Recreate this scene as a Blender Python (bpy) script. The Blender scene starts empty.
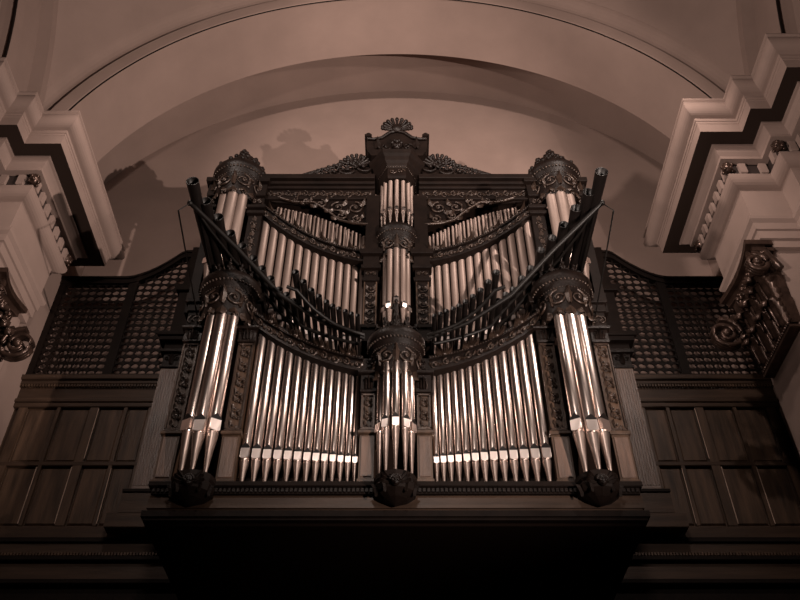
import bpy, math, random
from mathutils import Vector
random.seed(4)
H = 1.6                      # camera height; all z below are given above the eye level
PI = math.pi
sc = bpy.context.scene
COL = sc.collection

# ------------------------------------------------------------------ materials
def mat(name, base, rough=0.5, metal=0.0, spec=0.5, var=0.0, scale=3.0, bump=0.0, bscale=20.0,
        stretch=(1, 1, 1), base2=None, detail=4.0):
    m = bpy.data.materials.new(name); m.use_nodes = True
    nt = m.node_tree; N = nt.nodes; L = nt.links
    b = N['Principled BSDF']
    b.inputs['Roughness'].default_value = rough
    b.inputs['Metallic'].default_value = metal
    b.inputs['Specular IOR Level'].default_value = spec
    tc = N.new('ShaderNodeTexCoord'); mp = N.new('ShaderNodeMapping')
    mp.inputs['Scale'].default_value = stretch
    L.new(tc.outputs['Object'], mp.inputs['Vector'])
    if base2 is None:
        base2 = tuple(max(0.0, c * (1 - var)) for c in base)
    nz = N.new('ShaderNodeTexNoise'); nz.inputs['Scale'].default_value = scale
    nz.inputs['Detail'].default_value = detail; nz.inputs['Roughness'].default_value = 0.6
    L.new(mp.outputs['Vector'], nz.inputs['Vector'])
    cr = N.new('ShaderNodeValToRGB')
    cr.color_ramp.elements[0].position = 0.3; cr.color_ramp.elements[0].color = (*base2, 1)
    cr.color_ramp.elements[1].position = 0.7; cr.color_ramp.elements[1].color = (*base, 1)
    L.new(nz.outputs['Fac'], cr.inputs['Fac']); L.new(cr.outputs['Color'], b.inputs['Base Color'])
    if bump > 0:
        n2 = N.new('ShaderNodeTexNoise'); n2.inputs['Scale'].default_value = bscale
        n2.inputs['Detail'].default_value = 5
        L.new(mp.outputs['Vector'], n2.inputs['Vector'])
        bp = N.new('ShaderNodeBump'); bp.inputs['Strength'].default_value = bump
        bp.inputs['Distance'].default_value = 0.02
        L.new(n2.outputs['Fac'], bp.inputs['Height']); L.new(bp.outputs['Normal'], b.inputs['Normal'])
    return m

PLASTER = mat('plaster', (0.215, 0.151, 0.128), 0.85, var=0.14, scale=0.9, bump=0.12, bscale=5, spec=0.2)
STONE = mat('painted_stone', (0.235, 0.168, 0.144), 0.45, var=0.12, scale=1.5, bump=0.1, bscale=8, spec=0.4)
WOOD = mat('oak_panel', (0.066, 0.038, 0.024), 0.42, var=0.75, scale=2.2, bump=0.18, bscale=14,
           stretch=(3.2, 3.2, 0.35), spec=0.3)
WOODH = mat('oak_rail', (0.045, 0.026, 0.017), 0.42, var=0.6, scale=2.2, bump=0.15, bscale=14,
            stretch=(0.35, 3, 4), spec=0.25)
WOODL = mat('worn_oak', (0.095, 0.056, 0.040), 0.4, var=0.55, scale=3, bump=0.25, bscale=30,
            stretch=(4, 4, 0.4), spec=0.5)
HILITE = mat('painted_edge_highlight', (0.5, 0.36, 0.29), 0.35, var=0.5, scale=1.5)  # pale colour paints the bright highlights along the stile edges
DARK = mat('dark_walnut', (0.0075, 0.0042, 0.0031), 0.6, var=0.5, scale=4, bump=0.2, bscale=20, spec=0.08)
CARVE = mat('carved_walnut', (0.008, 0.0046, 0.0035), 0.42, var=0.55, scale=9, bump=0.3, bscale=40, spec=0.16)
GILT = mat('worn_gilt_carving', (0.043, 0.026, 0.0185), 0.36, 0.35, var=0.6, scale=9, bump=0.2, bscale=40, spec=0.5)
LATT = mat('lattice_walnut', (0.007, 0.004, 0.003), 0.5, var=0.4, scale=5, bump=0.1, spec=0.12)
TIN = mat('polished_tin', (0.66, 0.555, 0.51), 0.27, 1.0, var=0.12, scale=2.0, stretch=(6, 6, 1))
TINF = mat('tin_foot', (0.46, 0.37, 0.33), 0.38, 1.0, var=0.25, scale=4.0, stretch=(4, 4, 1))
LEAD = mat('dull_pipe_metal', (0.18, 0.130, 0.110), 0.5, 0.45, var=0.2, scale=3.0, stretch=(4, 4, 1))
MOUTH = mat('burnished_mouth', (0.9, 0.79, 0.74), 0.3, 1.0)
BLACKM = mat('dark_pipe_metal', (0.0045, 0.003, 0.0026), 0.45, 0.0, spec=0.2, var=0.4, scale=6)
IRON = mat('black_iron', (0.004, 0.003, 0.0025), 0.5, 0.0, spec=0.2)
BRONZE = mat('dark_gilding', (0.085, 0.05, 0.038), 0.3, 0.6, var=0.6, scale=7, bump=0.2, bscale=30)
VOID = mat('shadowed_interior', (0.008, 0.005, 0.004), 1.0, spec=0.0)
SOFFIT = mat('dark_soffit', (0.022, 0.0135, 0.0105), 0.6, spec=0.15)  # cornice underside strip, much darker than the stone around it
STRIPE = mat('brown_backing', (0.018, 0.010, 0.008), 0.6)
FLOORM = mat('stone_floor', (0.05, 0.035, 0.028), 0.6, var=0.3, scale=1.2)

# ------------------------------------------------------------------ mesh builder
def vadd(a, b, s=1.0): return (a[0]+b[0]*s, a[1]+b[1]*s, a[2]+b[2]*s)

class MB:
    def __init__(s): s.v = []; s.f = []; s.sm = []
    def add(s, vs, fs, smooth=False):
        o = len(s.v); s.v += [tuple(p) for p in vs]
        for f in fs: s.f.append(tuple(i+o for i in f)); s.sm.append(smooth)
        return s
    def box(s, x0, x1, y0, y1, z0, z1):
        if x0 > x1: x0, x1 = x1, x0
        vs = [(x0,y0,z0),(x1,y0,z0),(x1,y1,z0),(x0,y1,z0),(x0,y0,z1),(x1,y0,z1),(x1,y1,z1),(x0,y1,z1)]
        return s.add(vs, [(0,3,2,1),(4,5,6,7),(0,1,5,4),(1,2,6,5),(2,3,7,6),(3,0,4,7)])
    def bbox(s, x0, x1, y0, y1, z0, z1, c=0.012):
        """box with a chamfered front face and top"""
        if x0 > x1: x0, x1 = x1, x0
        vs = []
        for z, i in ((z0, c), (z0+c, 0), (z1-c, 0), (z1, c)):
            vs += [(x0+i,y0+i,z),(x1-i,y0+i,z),(x1-i,y1-i,z),(x0+i,y1-i,z)]
        fs = [(3,2,1,0),(12,13,14,15)]
        for k in range(3):
            for j in range(4):
                a = k*4+j; b = k*4+(j+1) % 4; fs.append((a,b,b+4,a+4))
        return s.add(vs, fs)
    def lathe(s, cx, cy, prof, n=16, a0=0.0, a1=2*PI, axis='z', smooth=True, sx=1.0, sy=1.0):
        """prof = [(r, z)]; angle 0 looks towards -y"""
        full = abs(a1-a0-2*PI) < 1e-6
        m = n if full else n+1
        vs = []
        for r, z in prof:
            for k in range(m):
                a = a0+(a1-a0)*k/n
                dx, dy = r*math.sin(a)*sx, -r*math.cos(a)*sy
                if axis == 'z': vs.append((cx+dx, cy+dy, z))
                else: vs.append((cx[0]+dx, z, cx[1]+dy))      # axis y: cx=(x,z)
        fs = []
        for i in range(len(prof)-1):
            for k in range(n):
                a = i*m+k; b = i*m+(k+1) % m
                fs.append((a, b, b+m, a+m))
        s.add(vs, fs, smooth)
        if full:
            s.add([vs[k] for k in range(m)], [tuple(range(m))[::-1]])
            s.add([vs[(len(prof)-1)*m+k] for k in range(m)], [tuple(range(m))])
        return s
    def tube(s, pts, r, n=6, taper=None, cap=True):
        P = [Vector(p) for p in pts]; m = len(P)
        if m < 2: return s
        vs = []; up = None
        for i, p in enumerate(P):
            t = (P[min(i+1, m-1)]-P[max(i-1, 0)])
            if t.length < 1e-9: t = Vector((0,0,1))
            t.normalize()
            if up is None:
                up = Vector((0,0,1)) if abs(t.z) < .9 else Vector((1,0,0))
            a = t.cross(up)
            if a.length < 1e-6: a = t.cross(Vector((0,1,0)))
            a.normalize(); b = t.cross(a); up = -b if False else b.cross(t).cross(t)*-1 if False else up
            rr = r if taper is None else r*taper(i/(m-1))
            for k in range(n):
                g = 2*PI*k/n; q = p+a*(rr*math.cos(g))+b*(rr*math.sin(g)); vs.append(tuple(q))
        fs = []
        for i in range(m-1):
            for k in range(n):
                a_ = i*n+k; b_ = i*n+(k+1) % n; fs.append((a_, b_, b_+n, a_+n))
        s.add(vs, fs, True)
        if cap:
            s.add(vs[:n], [tuple(range(n))[::-1]]); s.add(vs[-n:], [tuple(range(n))])
        return s
    def ball(s, c, rx, ry=None, rz=None, n=8, m=5):
        ry = ry or rx; rz = rz or rx
        vs = [(c[0], c[1], c[2]-rz)]
        for i in range(1, m):
            ph = -PI/2+PI*i/m
            for k in range(n):
                g = 2*PI*k/n
                vs.append((c[0]+rx*math.cos(ph)*math.cos(g), c[1]+ry*math.cos(ph)*math.sin(g), c[2]+rz*math.sin(ph)))
        vs.append((c[0], c[1], c[2]+rz)); t = len(vs)-1
        fs = [(0, 1+(k+1) % n, 1+k) for k in range(n)]
        for i in range(m-2):
            for k in range(n):
                a = 1+i*n+k; b = 1+i*n+(k+1) % n; fs.append((a, b, b+n, a+n))
        o = 1+(m-2)*n
        fs += [(o+k, o+(k+1) % n, t) for k in range(n)]
        return s.add(vs, fs, True)
    def prism(s, poly, y0, y1):
        """poly [(x,z)] extruded from y0 (front) to y1"""
        n = len(poly)
        vs = [(x, y0, z) for x, z in poly]+[(x, y1, z) for x, z in poly]
        fs = [tuple(range(n)), tuple(range(2*n-1, n-1, -1))]
        fs += [(i, i+n, (i+1) % n+n, (i+1) % n) for i in range(n)]
        return s.add(vs, fs)
    def strip(s, lo, hi, y0, y1):
        """solid band between polylines lo and hi [(x,z)] from y0 to y1"""
        for i in range(len(lo)-1):
            a, b, c, d = lo[i], lo[i+1], hi[i+1], hi[i]
            s.add([(a[0],y0,a[1]),(b[0],y0,b[1]),(c[0],y0,c[1]),(d[0],y0,d[1]),
                   (a[0],y1,a[1]),(b[0],y1,b[1]),(c[0],y1,c[1]),(d[0],y1,d[1])],
                  [(0,1,2,3),(7,6,5,4),(0,4,5,1),(3,2,6,7)])
        a, d = lo[0], hi[0]; s.add([(a[0],y0,a[1]),(d[0],y0,d[1]),(d[0],y1,d[1]),(a[0],y1,a[1])], [(0,1,2,3)])
        a, d = lo[-1], hi[-1]; s.add([(a[0],y0,a[1]),(a[0],y1,a[1]),(d[0],y1,d[1]),(d[0],y0,d[1])], [(0,1,2,3)])
        return s
    def mirror(s):
        s.v = [(-x, y, z) for x, y, z in s.v]; s.f = [f[::-1] for f in s.f]; return s
    def build(s, name, m, parent=None, **kw):
        me = bpy.data.meshes.new(name)
        org = (0, 0, 0)
        if parent is not None: org = ORG[parent.name]
        elif 'org' in kw: org = kw.pop('org')
        me.from_pydata([(x-org[0], y-org[1], z-org[2]) for x, y, z in s.v], [], s.f)
        me.polygons.foreach_set('use_smooth', s.sm); me.materials.append(m); me.update()
        o = bpy.data.objects.new(name, me); COL.objects.link(o)
        if parent is not None: o.parent = parent
        else: o.location = (org[0], org[1], org[2]+H)
        ORG[o.name] = org
        for k, v in kw.items(): o[k] = v
        return o
ORG = {}
def thing(name, loc, label, category, group=None):
    o = bpy.data.objects.new(name, None); COL.objects.link(o)
    o.location = (loc[0], loc[1], loc[2]+H); o.empty_display_size = .2
    o['label'] = label; o['category'] = category
    if group: o['group'] = group
    ORG[o.name] = loc
    return o

# ------------------------------------------------------------------ carving helpers
def spiral(mb, f, cu, cv, R, a0, turns, th, sgn=1, n=20, h=0.01):
    """volute drawn on a surface f(u, v, h)"""
    pts = []
    for i in range(n+1):
        t = i/n; r = R*(1-t)**1.1+R*0.10; a = a0+sgn*turns*2*PI*t
        pts.append(f(cu+r*math.cos(a), cv+r*math.sin(a), h+th*.5*t))
    mb.tube(pts, th, 5, lambda t: 1-.5*t)
    mb.ball(f(cu, cv, h+th*.5), th*1.3, n=6, m=4)
def leaf(mb, f, u, v, ang, ln, w, h=0.012):
    """lobed acanthus leaf standing off the surface"""
    ca, sa = math.cos(ang), math.sin(ang)
    k = 5; vs = []; fs = []
    for i in range(k+1):
        t = i/k; ww = w*(.55, .85, 1.0, 1.05, .85, .40)[i]*(1+.15*(i % 2)); hh = h*(1+1.6*t*t)
        for q, s_ in ((-1, 0.0), (0, 1.0), (1, 0.0)):
            vs.append(f(u+ca*ln*t-sa*ww*q, v+sa*ln*t+ca*ww*q, hh*(0.35+s_)))
    for i in range(k):
        for q in range(2):
            a = i*3+q; fs.append((a, a+1, a+4, a+3))
    mb.add(vs, fs, False)
def petal(mb, f, u, v, ang, ln, r):
    p = [f(u+ln*t*math.cos(ang), v+ln*t*math.sin(ang), .01+r*1.2*t*t) for t in (0, .35, .7, 1)]
    mb.tube(p, r, 6, lambda t: .5+.5*t); mb.ball(p[-1], r*1.15, n=7, m=5)
def heap(mb, c, w, h, n, seed, dy=.6):
    rd = random.Random(seed)
    for i in range(n):
        t = (i+.5)/n; ww = w*(1-t)**.7
        a = i*2.4; q = (.55+.45*rd.random())
        rr = .055*(1-.35*t)*(.8+.5*rd.random())
        mb.ball((c[0]+ww*q*math.sin(a), c[1]-dy*ww*q*math.cos(a), c[2]+h*t), rr, rr, rr*1.15, n=7, m=5)
def rosette(mb, f, u, v, r, h=0.01, n=6):
    mb.ball(f(u, v, h+r*.25), r*.38, n=6, m=4)
    for k in range(n):
        a = 2*PI*k/n; mb.ball(f(u+.66*r*math.cos(a), v+.66*r*math.sin(a), h), r*.33, n=5, m=4)
def beads(mb, f, u0, u1, v, n, r):
    for i in range(n):
        mb.ball(f(u0+(u1-u0)*(i+.5)/n, v, r*.3), r, n=5, m=4)
def scroll_run(mb, f, u0, u1, v0, v1, n, th=0.011):
    """running vine: alternating volutes, leaves and flowers"""
    w = (u1-u0)/n; hv = (v1-v0)*.5; vc = (v0+v1)*.5; aw = abs(w)
    R = min(aw*.42, hv*.72)
    for i in range(n):
        c = u0+w*(i+.5); s = 1 if i % 2 else -1
        spiral(mb, f, c, vc+s*hv*.08, R, PI*.5*s, 1.3, th, s*(1 if w > 0 else -1))
        leaf(mb, f, c+aw*.3, vc-s*hv*.2, s*1.0, hv*.9, hv*.22)
        leaf(mb, f, c-aw*.3, vc+s*hv*.2, PI+s*1.0, hv*.8, hv*.2)
        if i % 3 == 1: rosette(mb, f, c+w*.5, vc, R*.5)
def flatmap(y):  return lambda u, v, h: (u, y-h, v)
def cylmap(cx, cy, rf):
    def f(u, v, h):           # u = angle, v = height
        r = (rf(v) if callable(rf) else rf)+h
        return (cx+r*math.sin(u), cy-r*math.cos(u), v)
    return f

# ================================================================== THE ORGAN
YF = 10.0; YU = 10.3
organ = thing('pipe_organ', (0, YF, 5.48), 'tall dark carved wooden church organ with silver pipes on the gallery between two stone piers', 'organ')

def flue_pipe(x, y, r, zb, zm, zt, body=TIN, foot=TINF, mh=None, name='flue_pipe', yaw=0.0, front=True, slot=True, parts=True):
    """zb foot tip, zm mouth, zt open top"""
    mh = mh or r*1.9
    b = MB(); n = 20 if r > .045 else 12
    zl = zm+mh*.5
    # body
    b.lathe(x, y, [(r*.97, zm-mh*.5), (r, zm-mh*.35), (r, zt-.015), (r*1.04, zt-.015), (r*1.04, zt), (r*.85, zt), (r*.85, zt-.1)], n)
    o = b.build(name, body, organ)
    ft = MB()
    ft.lathe(x, y, [(r*.24, zb), (r*.30, zb+.01), (r*.62, zb+(zm-zb)*.45), (r*.95, zm-mh*.72), (r*1.0, zm-mh*.5)], n)
    if not parts:
        return o
    ft.build('pipe_foot', foot, o)
    # mouth: flat lip standing off the round body, black plate painting the shaded upper lip, rounded lower lip
    ca, sa = math.cos(yaw), math.sin(yaw)
    def g(u, d, z): return (x+u*ca+d*sa*-1*-1, y-d*ca+u*sa, z)
    w = r*.86; d0 = r*.80; d1 = r*1.13
    m_ = MB()
    zt2 = zm+mh*.5; zb2 = zm-mh*.32
    arc = [(w*math.cos(a), zb2-w*.42*math.sin(a)) for a in [PI*i/8 for i in range(9)]]
    def plate(poly, mm, nm, dd):
        k = len(poly)
        vs = [g(u, dd(z), z) for u, z in poly]+[g(u, r*.3, z) for u, z in poly]
        q = MB(); q.add(vs, [tuple(range(k)), tuple(range(2*k-1, k-1, -1))]+[(i, i+k, (i+1) % k+k, (i+1) % k) for i in range(k)]); q.build(nm, mm, o)
    zc_ = zt2-mh*.14
    dd = lambda z: d1-(d1-r)*max(0, (z-zb2)/(zt2-zb2))
    plate([(-u, z) for u, z in arc]+[(w, zc_), (-w, zc_)], MOUTH, 'mouth', dd)
    plate([(-w, zc_), (w, zc_), (w*.9, zt2+mh*.02), (w*.5, zt2+mh*.14), (0, zt2+mh*.32), (-w*.5, zt2+mh*.14), (-w*.9, zt2+mh*.02)], BLACKM, 'lip_shade', lambda z: r*1.015)
    return o

# ---- base: beam, mouldings, soffit
b = MB()
b.box(-3.29, 3.29, 10.0, 12.6, 5.60, 5.78)
b.box(-3.27, 3.27, 10.03, 12.6, 5.52, 5.61)
b.build('base_beam', WOODH, organ)
b = MB(); b.box(-3.32, 3.32, 9.93, 12.62, 5.44, 5.525); b.box(-3.29, 3.29, 9.96, 12.62, 5.40, 5.44)
b.build('lower_moulding', DARK, organ)
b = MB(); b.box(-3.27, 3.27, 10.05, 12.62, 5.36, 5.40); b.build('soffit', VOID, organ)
b = MB()
b.bbox(-3.30, 3.30, 9.90, 12.5, 5.87, 5.95); b.box(-3.26, 3.26, 9.95, 12.5, 5.78, 5.87)
b.build('base_ledge', DARK, organ)
b = MB()
for i in range(110):
    x = -3.22+6.44*i/109
    b.box(x-.018, x+.018, 9.925, 9.96, 5.80, 5.855)
b.build('dentil_course', CARVE, organ)

# ---- case bodies behind the pipes
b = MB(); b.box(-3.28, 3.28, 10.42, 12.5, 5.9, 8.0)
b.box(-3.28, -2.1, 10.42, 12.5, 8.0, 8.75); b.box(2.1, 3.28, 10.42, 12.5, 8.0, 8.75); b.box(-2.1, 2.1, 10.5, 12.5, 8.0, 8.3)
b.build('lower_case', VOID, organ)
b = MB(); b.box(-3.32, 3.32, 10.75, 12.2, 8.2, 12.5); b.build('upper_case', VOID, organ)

# ---- pilasters of the lower case
def pilaster(xc, w, zp0, zp1, zc, y, yb, name='pilaster', splay=0.0):
    root = MB()
    root.bbox(xc-w*.5-.02, xc+w*.5+.02, y-.03, yb, 5.95, 6.02)
    root.box(xc-w*.5-.004, xc+w*.5+.004, y-.0, yb, 6.0, zp0-.1)
    root.bbox(xc-w*.5-.03, xc+w*.5+.03, y-.045, yb, zp0-.10, zp0-.04)
    root.box(xc-w*.5, xc+w*.5, y+.02, yb, zp0-.04, zc)
    p = root.build(name, WOODL if False else WOOD, organ)
    fr = MB()
    e = .02
    fr.box(xc-w*.5, xc-w*.5+e, y-.012, y+.03, zp0, zp1); fr.box(xc+w*.5-e, xc+w*.5, y-.012, y+.03, zp0, zp1)
    fr.box(xc-w*.5, xc+w*.5, y-.012, y+.03, zp0-.02, zp0+e); fr.box(xc-w*.5, xc+w*.5, y-.012, y+.03, zp1-e, zp1+.01)
    fr.build('panel_frame', GILT, p)
    rl = MB(); f = flatmap(y+.015)
    n = max(3, int((zp1-zp0)/(w*.55)))
    for i in range(n):
        z = zp0+(zp1-zp0)*(i+.5)/n; s = 1 if i % 2 else -1; R = w*.24
        spiral(rl, f, xc+s*w*.05, z, R, 0, 1.2, .011, s, n=14)
        leaf(rl, f, xc-s*w*.2, z, PI/2*s, w*.4, w*.11); leaf(rl, f, xc+s*w*.22, z+.02, -PI/2*s, w*.3, w*.09)
    rl.build('carved_panel', GILT, p)
    cp = MB()
    cp.bbox(xc-w*.5-.02, xc+w*.5+.02, y-.05, yb, zp1+.02, zp1+.06)
    cp.bbox(xc-w*.5-.015, xc+w*.5+.015, y-.03, yb, zp1+.06, zc-.05)
    cp.bbox(xc-w*.5-.06, xc+w*.5+.06, y-.09, yb, zc-.05, zc)
    f = flatmap(y-.03)
    for s in (-1, 1):
        spiral(cp, f, xc+s*w*.27, zp1+.06+(zc-zp1-.11)*.62, w*.2, PI/2, 1.3, .012, s, n=14)
        leaf(cp, f, xc+s*w*.2, zp1+.07, PI/2, (zc-zp1)*.4, w*.13, .02)
    leaf(cp, f, xc, zp1+.07, PI/2, (zc-zp1)*.5, w*.13, .03)
    cp.build('capital', CARVE, p)
    # plain panelled pedestal below
    ped = MB(); z0, z1 = 6.05, zp0-.13
    ped.bbox(xc-w*.5+.025, xc+w*.5-.025, y-.014, y+.02, z0, z1)
    ped.build('pedestal_panel', WOODL, p)
    return p
for s in (-1, 1):
    pilaster(s*3.17, .24, 6.84, 8.42, 8.74, 10.0, 10.45)
    pilaster(s*2.32, .24, 6.84, 8.42, 8.74, 10.0, 10.45)
    pilaster(s*.405, .20, 6.84, 7.44, 7.84, 9.98, 10.45)
# dado strips above the inner pilasters (small square rosette blocks)
for s in (-1, 1):
    b = MB(); b.box(s*.405-.1, s*.405+.1, 9.98, 10.5, 7.84, 8.12); 
    rosette(b, flatmap(9.98), s*.405, 7.91, .05); rosette(b, flatmap(9.98), s*.405, 8.04, .05)
    b.build('rosette_block', CARVE, organ)

# ---- brackets (carved pendants) under the towers
def bracket(xc, w, face=True):
    b = MB()
    prof = [(0.0, 5.58), (.05, 5.60), (w*.55, 5.65), (w*.93, 5.73), (w*1.0, 5.82), (w*.92, 5.86), (w*.98, 5.90), (w*.98, 5.97)]
    b.lathe(xc, 9.93, prof, 8, -PI*.62, PI*.62, smooth=False)
    b.lathe(xc, 9.93, [(w*.98, 5.97), (0.001, 5.97)], 8, -PI*.62, PI*.62, smooth=False)
    p = b.build('tower_bracket', DARK, organ)
    f = cylmap(xc, 9.93, lambda v: w*.85)
    for s in (-1, 1):
        c = MB()
        for a in (.55, 1.15):
            leaf(c, f, s*a, 5.66, PI/2, .17, .10, .03)
        spiral(c, f, s*.75, 5.80, .07, 0, 1.2, .014, s, n=14)
        c.build('leaf_carving', DARK, p)
    # cherub head
    h = MB(); yy = 9.93-w*.98; zc = 5.80
    h.ball((xc, yy, zc), .068, .062, .082, 12, 9)
    h.ball((xc, yy-.062, zc-.008), .013, .016, .018, 6, 5)               # nose
    h.ball((xc, yy-.055, zc-.042), .022, .012, .009, 6, 4)               # mouth
    h.ball((xc, yy-.042, zc-.062), .022, .018, .014, 6, 5)               # chin
    for s in (-1, 1):
        h.ball((xc+s*.026, yy-.054, zc+.016), .012, .009, .008, 6, 4)    # eyes
        h.ball((xc+s*.036, yy-.045, zc-.02), .024, .022, .022, 6, 5)     # cheeks
        h.ball((xc+s*.068, yy, zc), .012, .015, .02, 5, 4)               # ears
    for i in range(9):
        a = -1.4+2.8*i/8
        h.ball((xc+.068*math.sin(a), yy-.02, zc+.068*math.cos(a)), .024, .03, .022, 6, 4)   # curls
    h.build('cherub_head', CARVE, p)
    for s in (-1, 1):
        wg = MB()
        for k in range(3):
            leaf(wg, flatmap(yy+.03), xc+s*.07, zc-.02+k*.03, (0 if s > 0 else PI)+s*(.25+.3*k), .14, .025, .02)
        wg.build('wing', DARK, p)
bracket(-2.70, .30); bracket(2.70, .30); bracket(0.0, .30)

# ---- tower crowns
def crown(xc, yc, w, z0, z1, dome=True, finial=0.0, skirt=.12, nm='tower_crown', flare=1.0):
    """half-round carved crown: hanging lobed skirt, scrolled drum, beaded cornice, low dome"""
    h = z1-z0; A = PI*.56
    r0 = w*.74; r1 = w*.80
    p = MB()
    prof = [(r0*.9, z0+h*.02), (r0, z0+h*.06), (r0*1.03, z0+h*.12), (r1*.98, z0+h*.18), (r1, z0+h*.50), (r1*1.07, z0+h*.56), (r1*1.08, z0+h*.60),
            (w*.93, z0+h*.64), (w*.95, z0+h*.74), (w*.99, z0+h*.77), (w, z0+h*.82), (w*1.0, z0+h*.88), (w*.94, z0+h*.92), (w*.86, z0+h*.94)]
    if dome: prof += [(w*.74, z0+h*.98), (w*.55, z0+h*1.03), (w*.3, z0+h*1.08), (.01, z0+h*1.1)]
    else: prof += [(.01, z0+h*.94)]
    p.lathe(xc, yc, prof, 28, -A, A)
    # flat underside
    p.lathe(xc, yc, [(.01, z0+h*.10), (r0*.98, z0+h*.06)], 28, -A, A)
    o = p.build(nm, CARVE, organ)
    sk = MB(); nl = 7                                        # lobed skirt hanging between the pipes
    for i in range(nl):
        a = -A*.86+2*A*.86*i/(nl-1)
        f = cylmap(xc, yc, r0*1.0)
        leaf(sk, f, a, z0+h*.16, -PI/2, skirt*(1.0+.5*(i % 2)), .20, .02)
        spiral(sk, f, a+.17, z0+h*.06, .055, PI, 1.1, .011, 1, n=12)
        sk.ball(f(a, z0+h*.02, .02), .022, n=6, m=4)
    sk.build('pipe_shade', GILT, o)
    rl = MB()
    fm = lambda u, v, hh: cylmap(xc, yc, r1)(u/r1, v, hh)
    n = 4; arc = A*.92*r1
    for i in range(n):
        u = -arc+2*arc*(i+.5)/n; s = 1 if i < n/2 else -1; R = min(h*.20, arc/n*.95)
        spiral(rl, fm, u, z0+h*.36, R, PI/2, 1.6, .021, s, n=20, h=.012)
        leaf(rl, fm, u-s*R*.8, z0+h*.20, PI*.5, h*.24, .03, .02)
        rosette(rl, fm, u+s*arc/n, z0+h*.44, R*.45, .01)
    leaf(rl, fm, 0, z0+h*.2, PI/2, h*.34, .045, .03)
    rl.build('scroll_carving', GILT, o)
    bd = MB(); f = cylmap(xc, yc, w*.95)
    beads(bd, f, -A*.95, A*.95, z0+h*.69, 26, w*.045)
    f = cylmap(xc, yc, r1*1.07); beads(bd, f, -A*.95, A*.95, z0+h*.56, 30, w*.024)
    bd.build('bead_moulding', GILT, o)
    if finial:
        cr = MB(); f = cylmap(xc, yc, w*.72)
        k = 7
        for i in range(k):
            a = -A*.85+2*A*.85*i/(k-1); hh = finial*(.55+.45*math.cos((i-(k-1)/2)/(k-1)*PI))
            zb = z0+h*.93
            petal(cr, f, a, zb, PI/2, hh*.8, .028); petal(cr, f, a, zb+hh*.3, PI/2-.9, hh*.35, .02); petal(cr, f, a, zb+hh*.3, PI/2+.9, hh*.35, .02)
            cr.ball(f(a, zb+hh*.62, 0), hh*.13+.012, n=7, m=5)
            spiral(cr, lambda u, v, q: cylmap(xc, yc, w*.72)(u/(w*.72), v, q), a*w*.72+.05, zb+hh*.3, hh*.2, 0, 1.2, .012, 1, n=12)
        zt = z0+h*1.02
        heap(cr, (xc, yc-w*.45, zt), .15, finial*.9, 16, 2)
        cr.build('cresting', CARVE, o)
    return o
# entablature blocks at each side of the lower outer crowns
def ent_block(x0, x1, y, z0, z1, yb):
    b = MB(); h = z1-z0
    b.box(x0+.04, x1-.04, y+.04, yb, z0, z0+h*.5)
    b.bbox(x0+.01, x1-.01, y+.01, yb, z0+h*.5, z0+h*.72); b.bbox(x0-.03, x1+.03, y-.03, yb, z0+h*.72, z1)
    b.box(x0+.03, x1-.03, y+.03, yb, z0-.02, z0+.05)
    o = b.build('entablature_block', DARK, organ)
    c = MB(); f = flatmap(y+.04)
    xm = (x0+x1)/2
    spiral(c, f, xm-.04, z0+h*.25, h*.16, 0, 1.2, .012, 1, n=12); spiral(c, f, xm+.06, z0+h*.25, h*.14, PI, 1.2, .012, -1, n=12)
    c.build('scroll_carving', GILT, o)
for s in (-1, 1):
    for xa, xb in ((2.18, 2.42), (3.04, 3.38)):
        x0, x1 = sorted((s*xa, s*xb)); ent_block(x0, x1, 10.0, 8.76, 9.5, 10.8)
    crown(s*2.70, 9.99, .50, 8.72, 9.66, finial=.26)
crown(0.0, 10.05, .45, 7.62, 8.56, finial=.28)
crown(0.0, 10.42, .41, 10.50, 11.38, finial=.0, dome=False)
# statuette on the lower middle crown
b = MB(); x, y = 0, 9.75
b.lathe(x, y, [(.05, 8.72), (.055, 8.78), (.035, 8.86), (.045, 8.95), (.052, 9.02), (.02, 9.06)], 10)
b.ball((x, y, 9.10), .034, .036, .044, 8, 6)
b.tube([(x-.045, y, 9.0), (x-.08, y-.03, 8.92), (x-.04, y-.07, 8.88)], .014); b.tube([(x+.045, y, 9.0), (x+.085, y-.02, 8.94), (x+.09, y-.05, 9.04)], .014)
b.build('statuette', CARVE, organ)

# ---- tower pipes, lower storey
for s in (-1, 1):
    for a in (-42, 42, 0):
        g = math.radians(a); x = s*2.70+.245*math.sin(g); y = 9.95-.245*math.cos(g)
        flue_pipe(x, y, .088, 5.97, 6.72 if a else 6.66, 8.98, mh=.23, yaw=g*.7)
for a in (-68, 68, -34, 34, 0):
    g = math.radians(a); x = .235*math.sin(g); y = 9.96-.235*math.cos(g)
    flue_pipe(x, y, .056, 5.97, 6.76, 7.85, mh=.18, yaw=g*.7)

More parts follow.
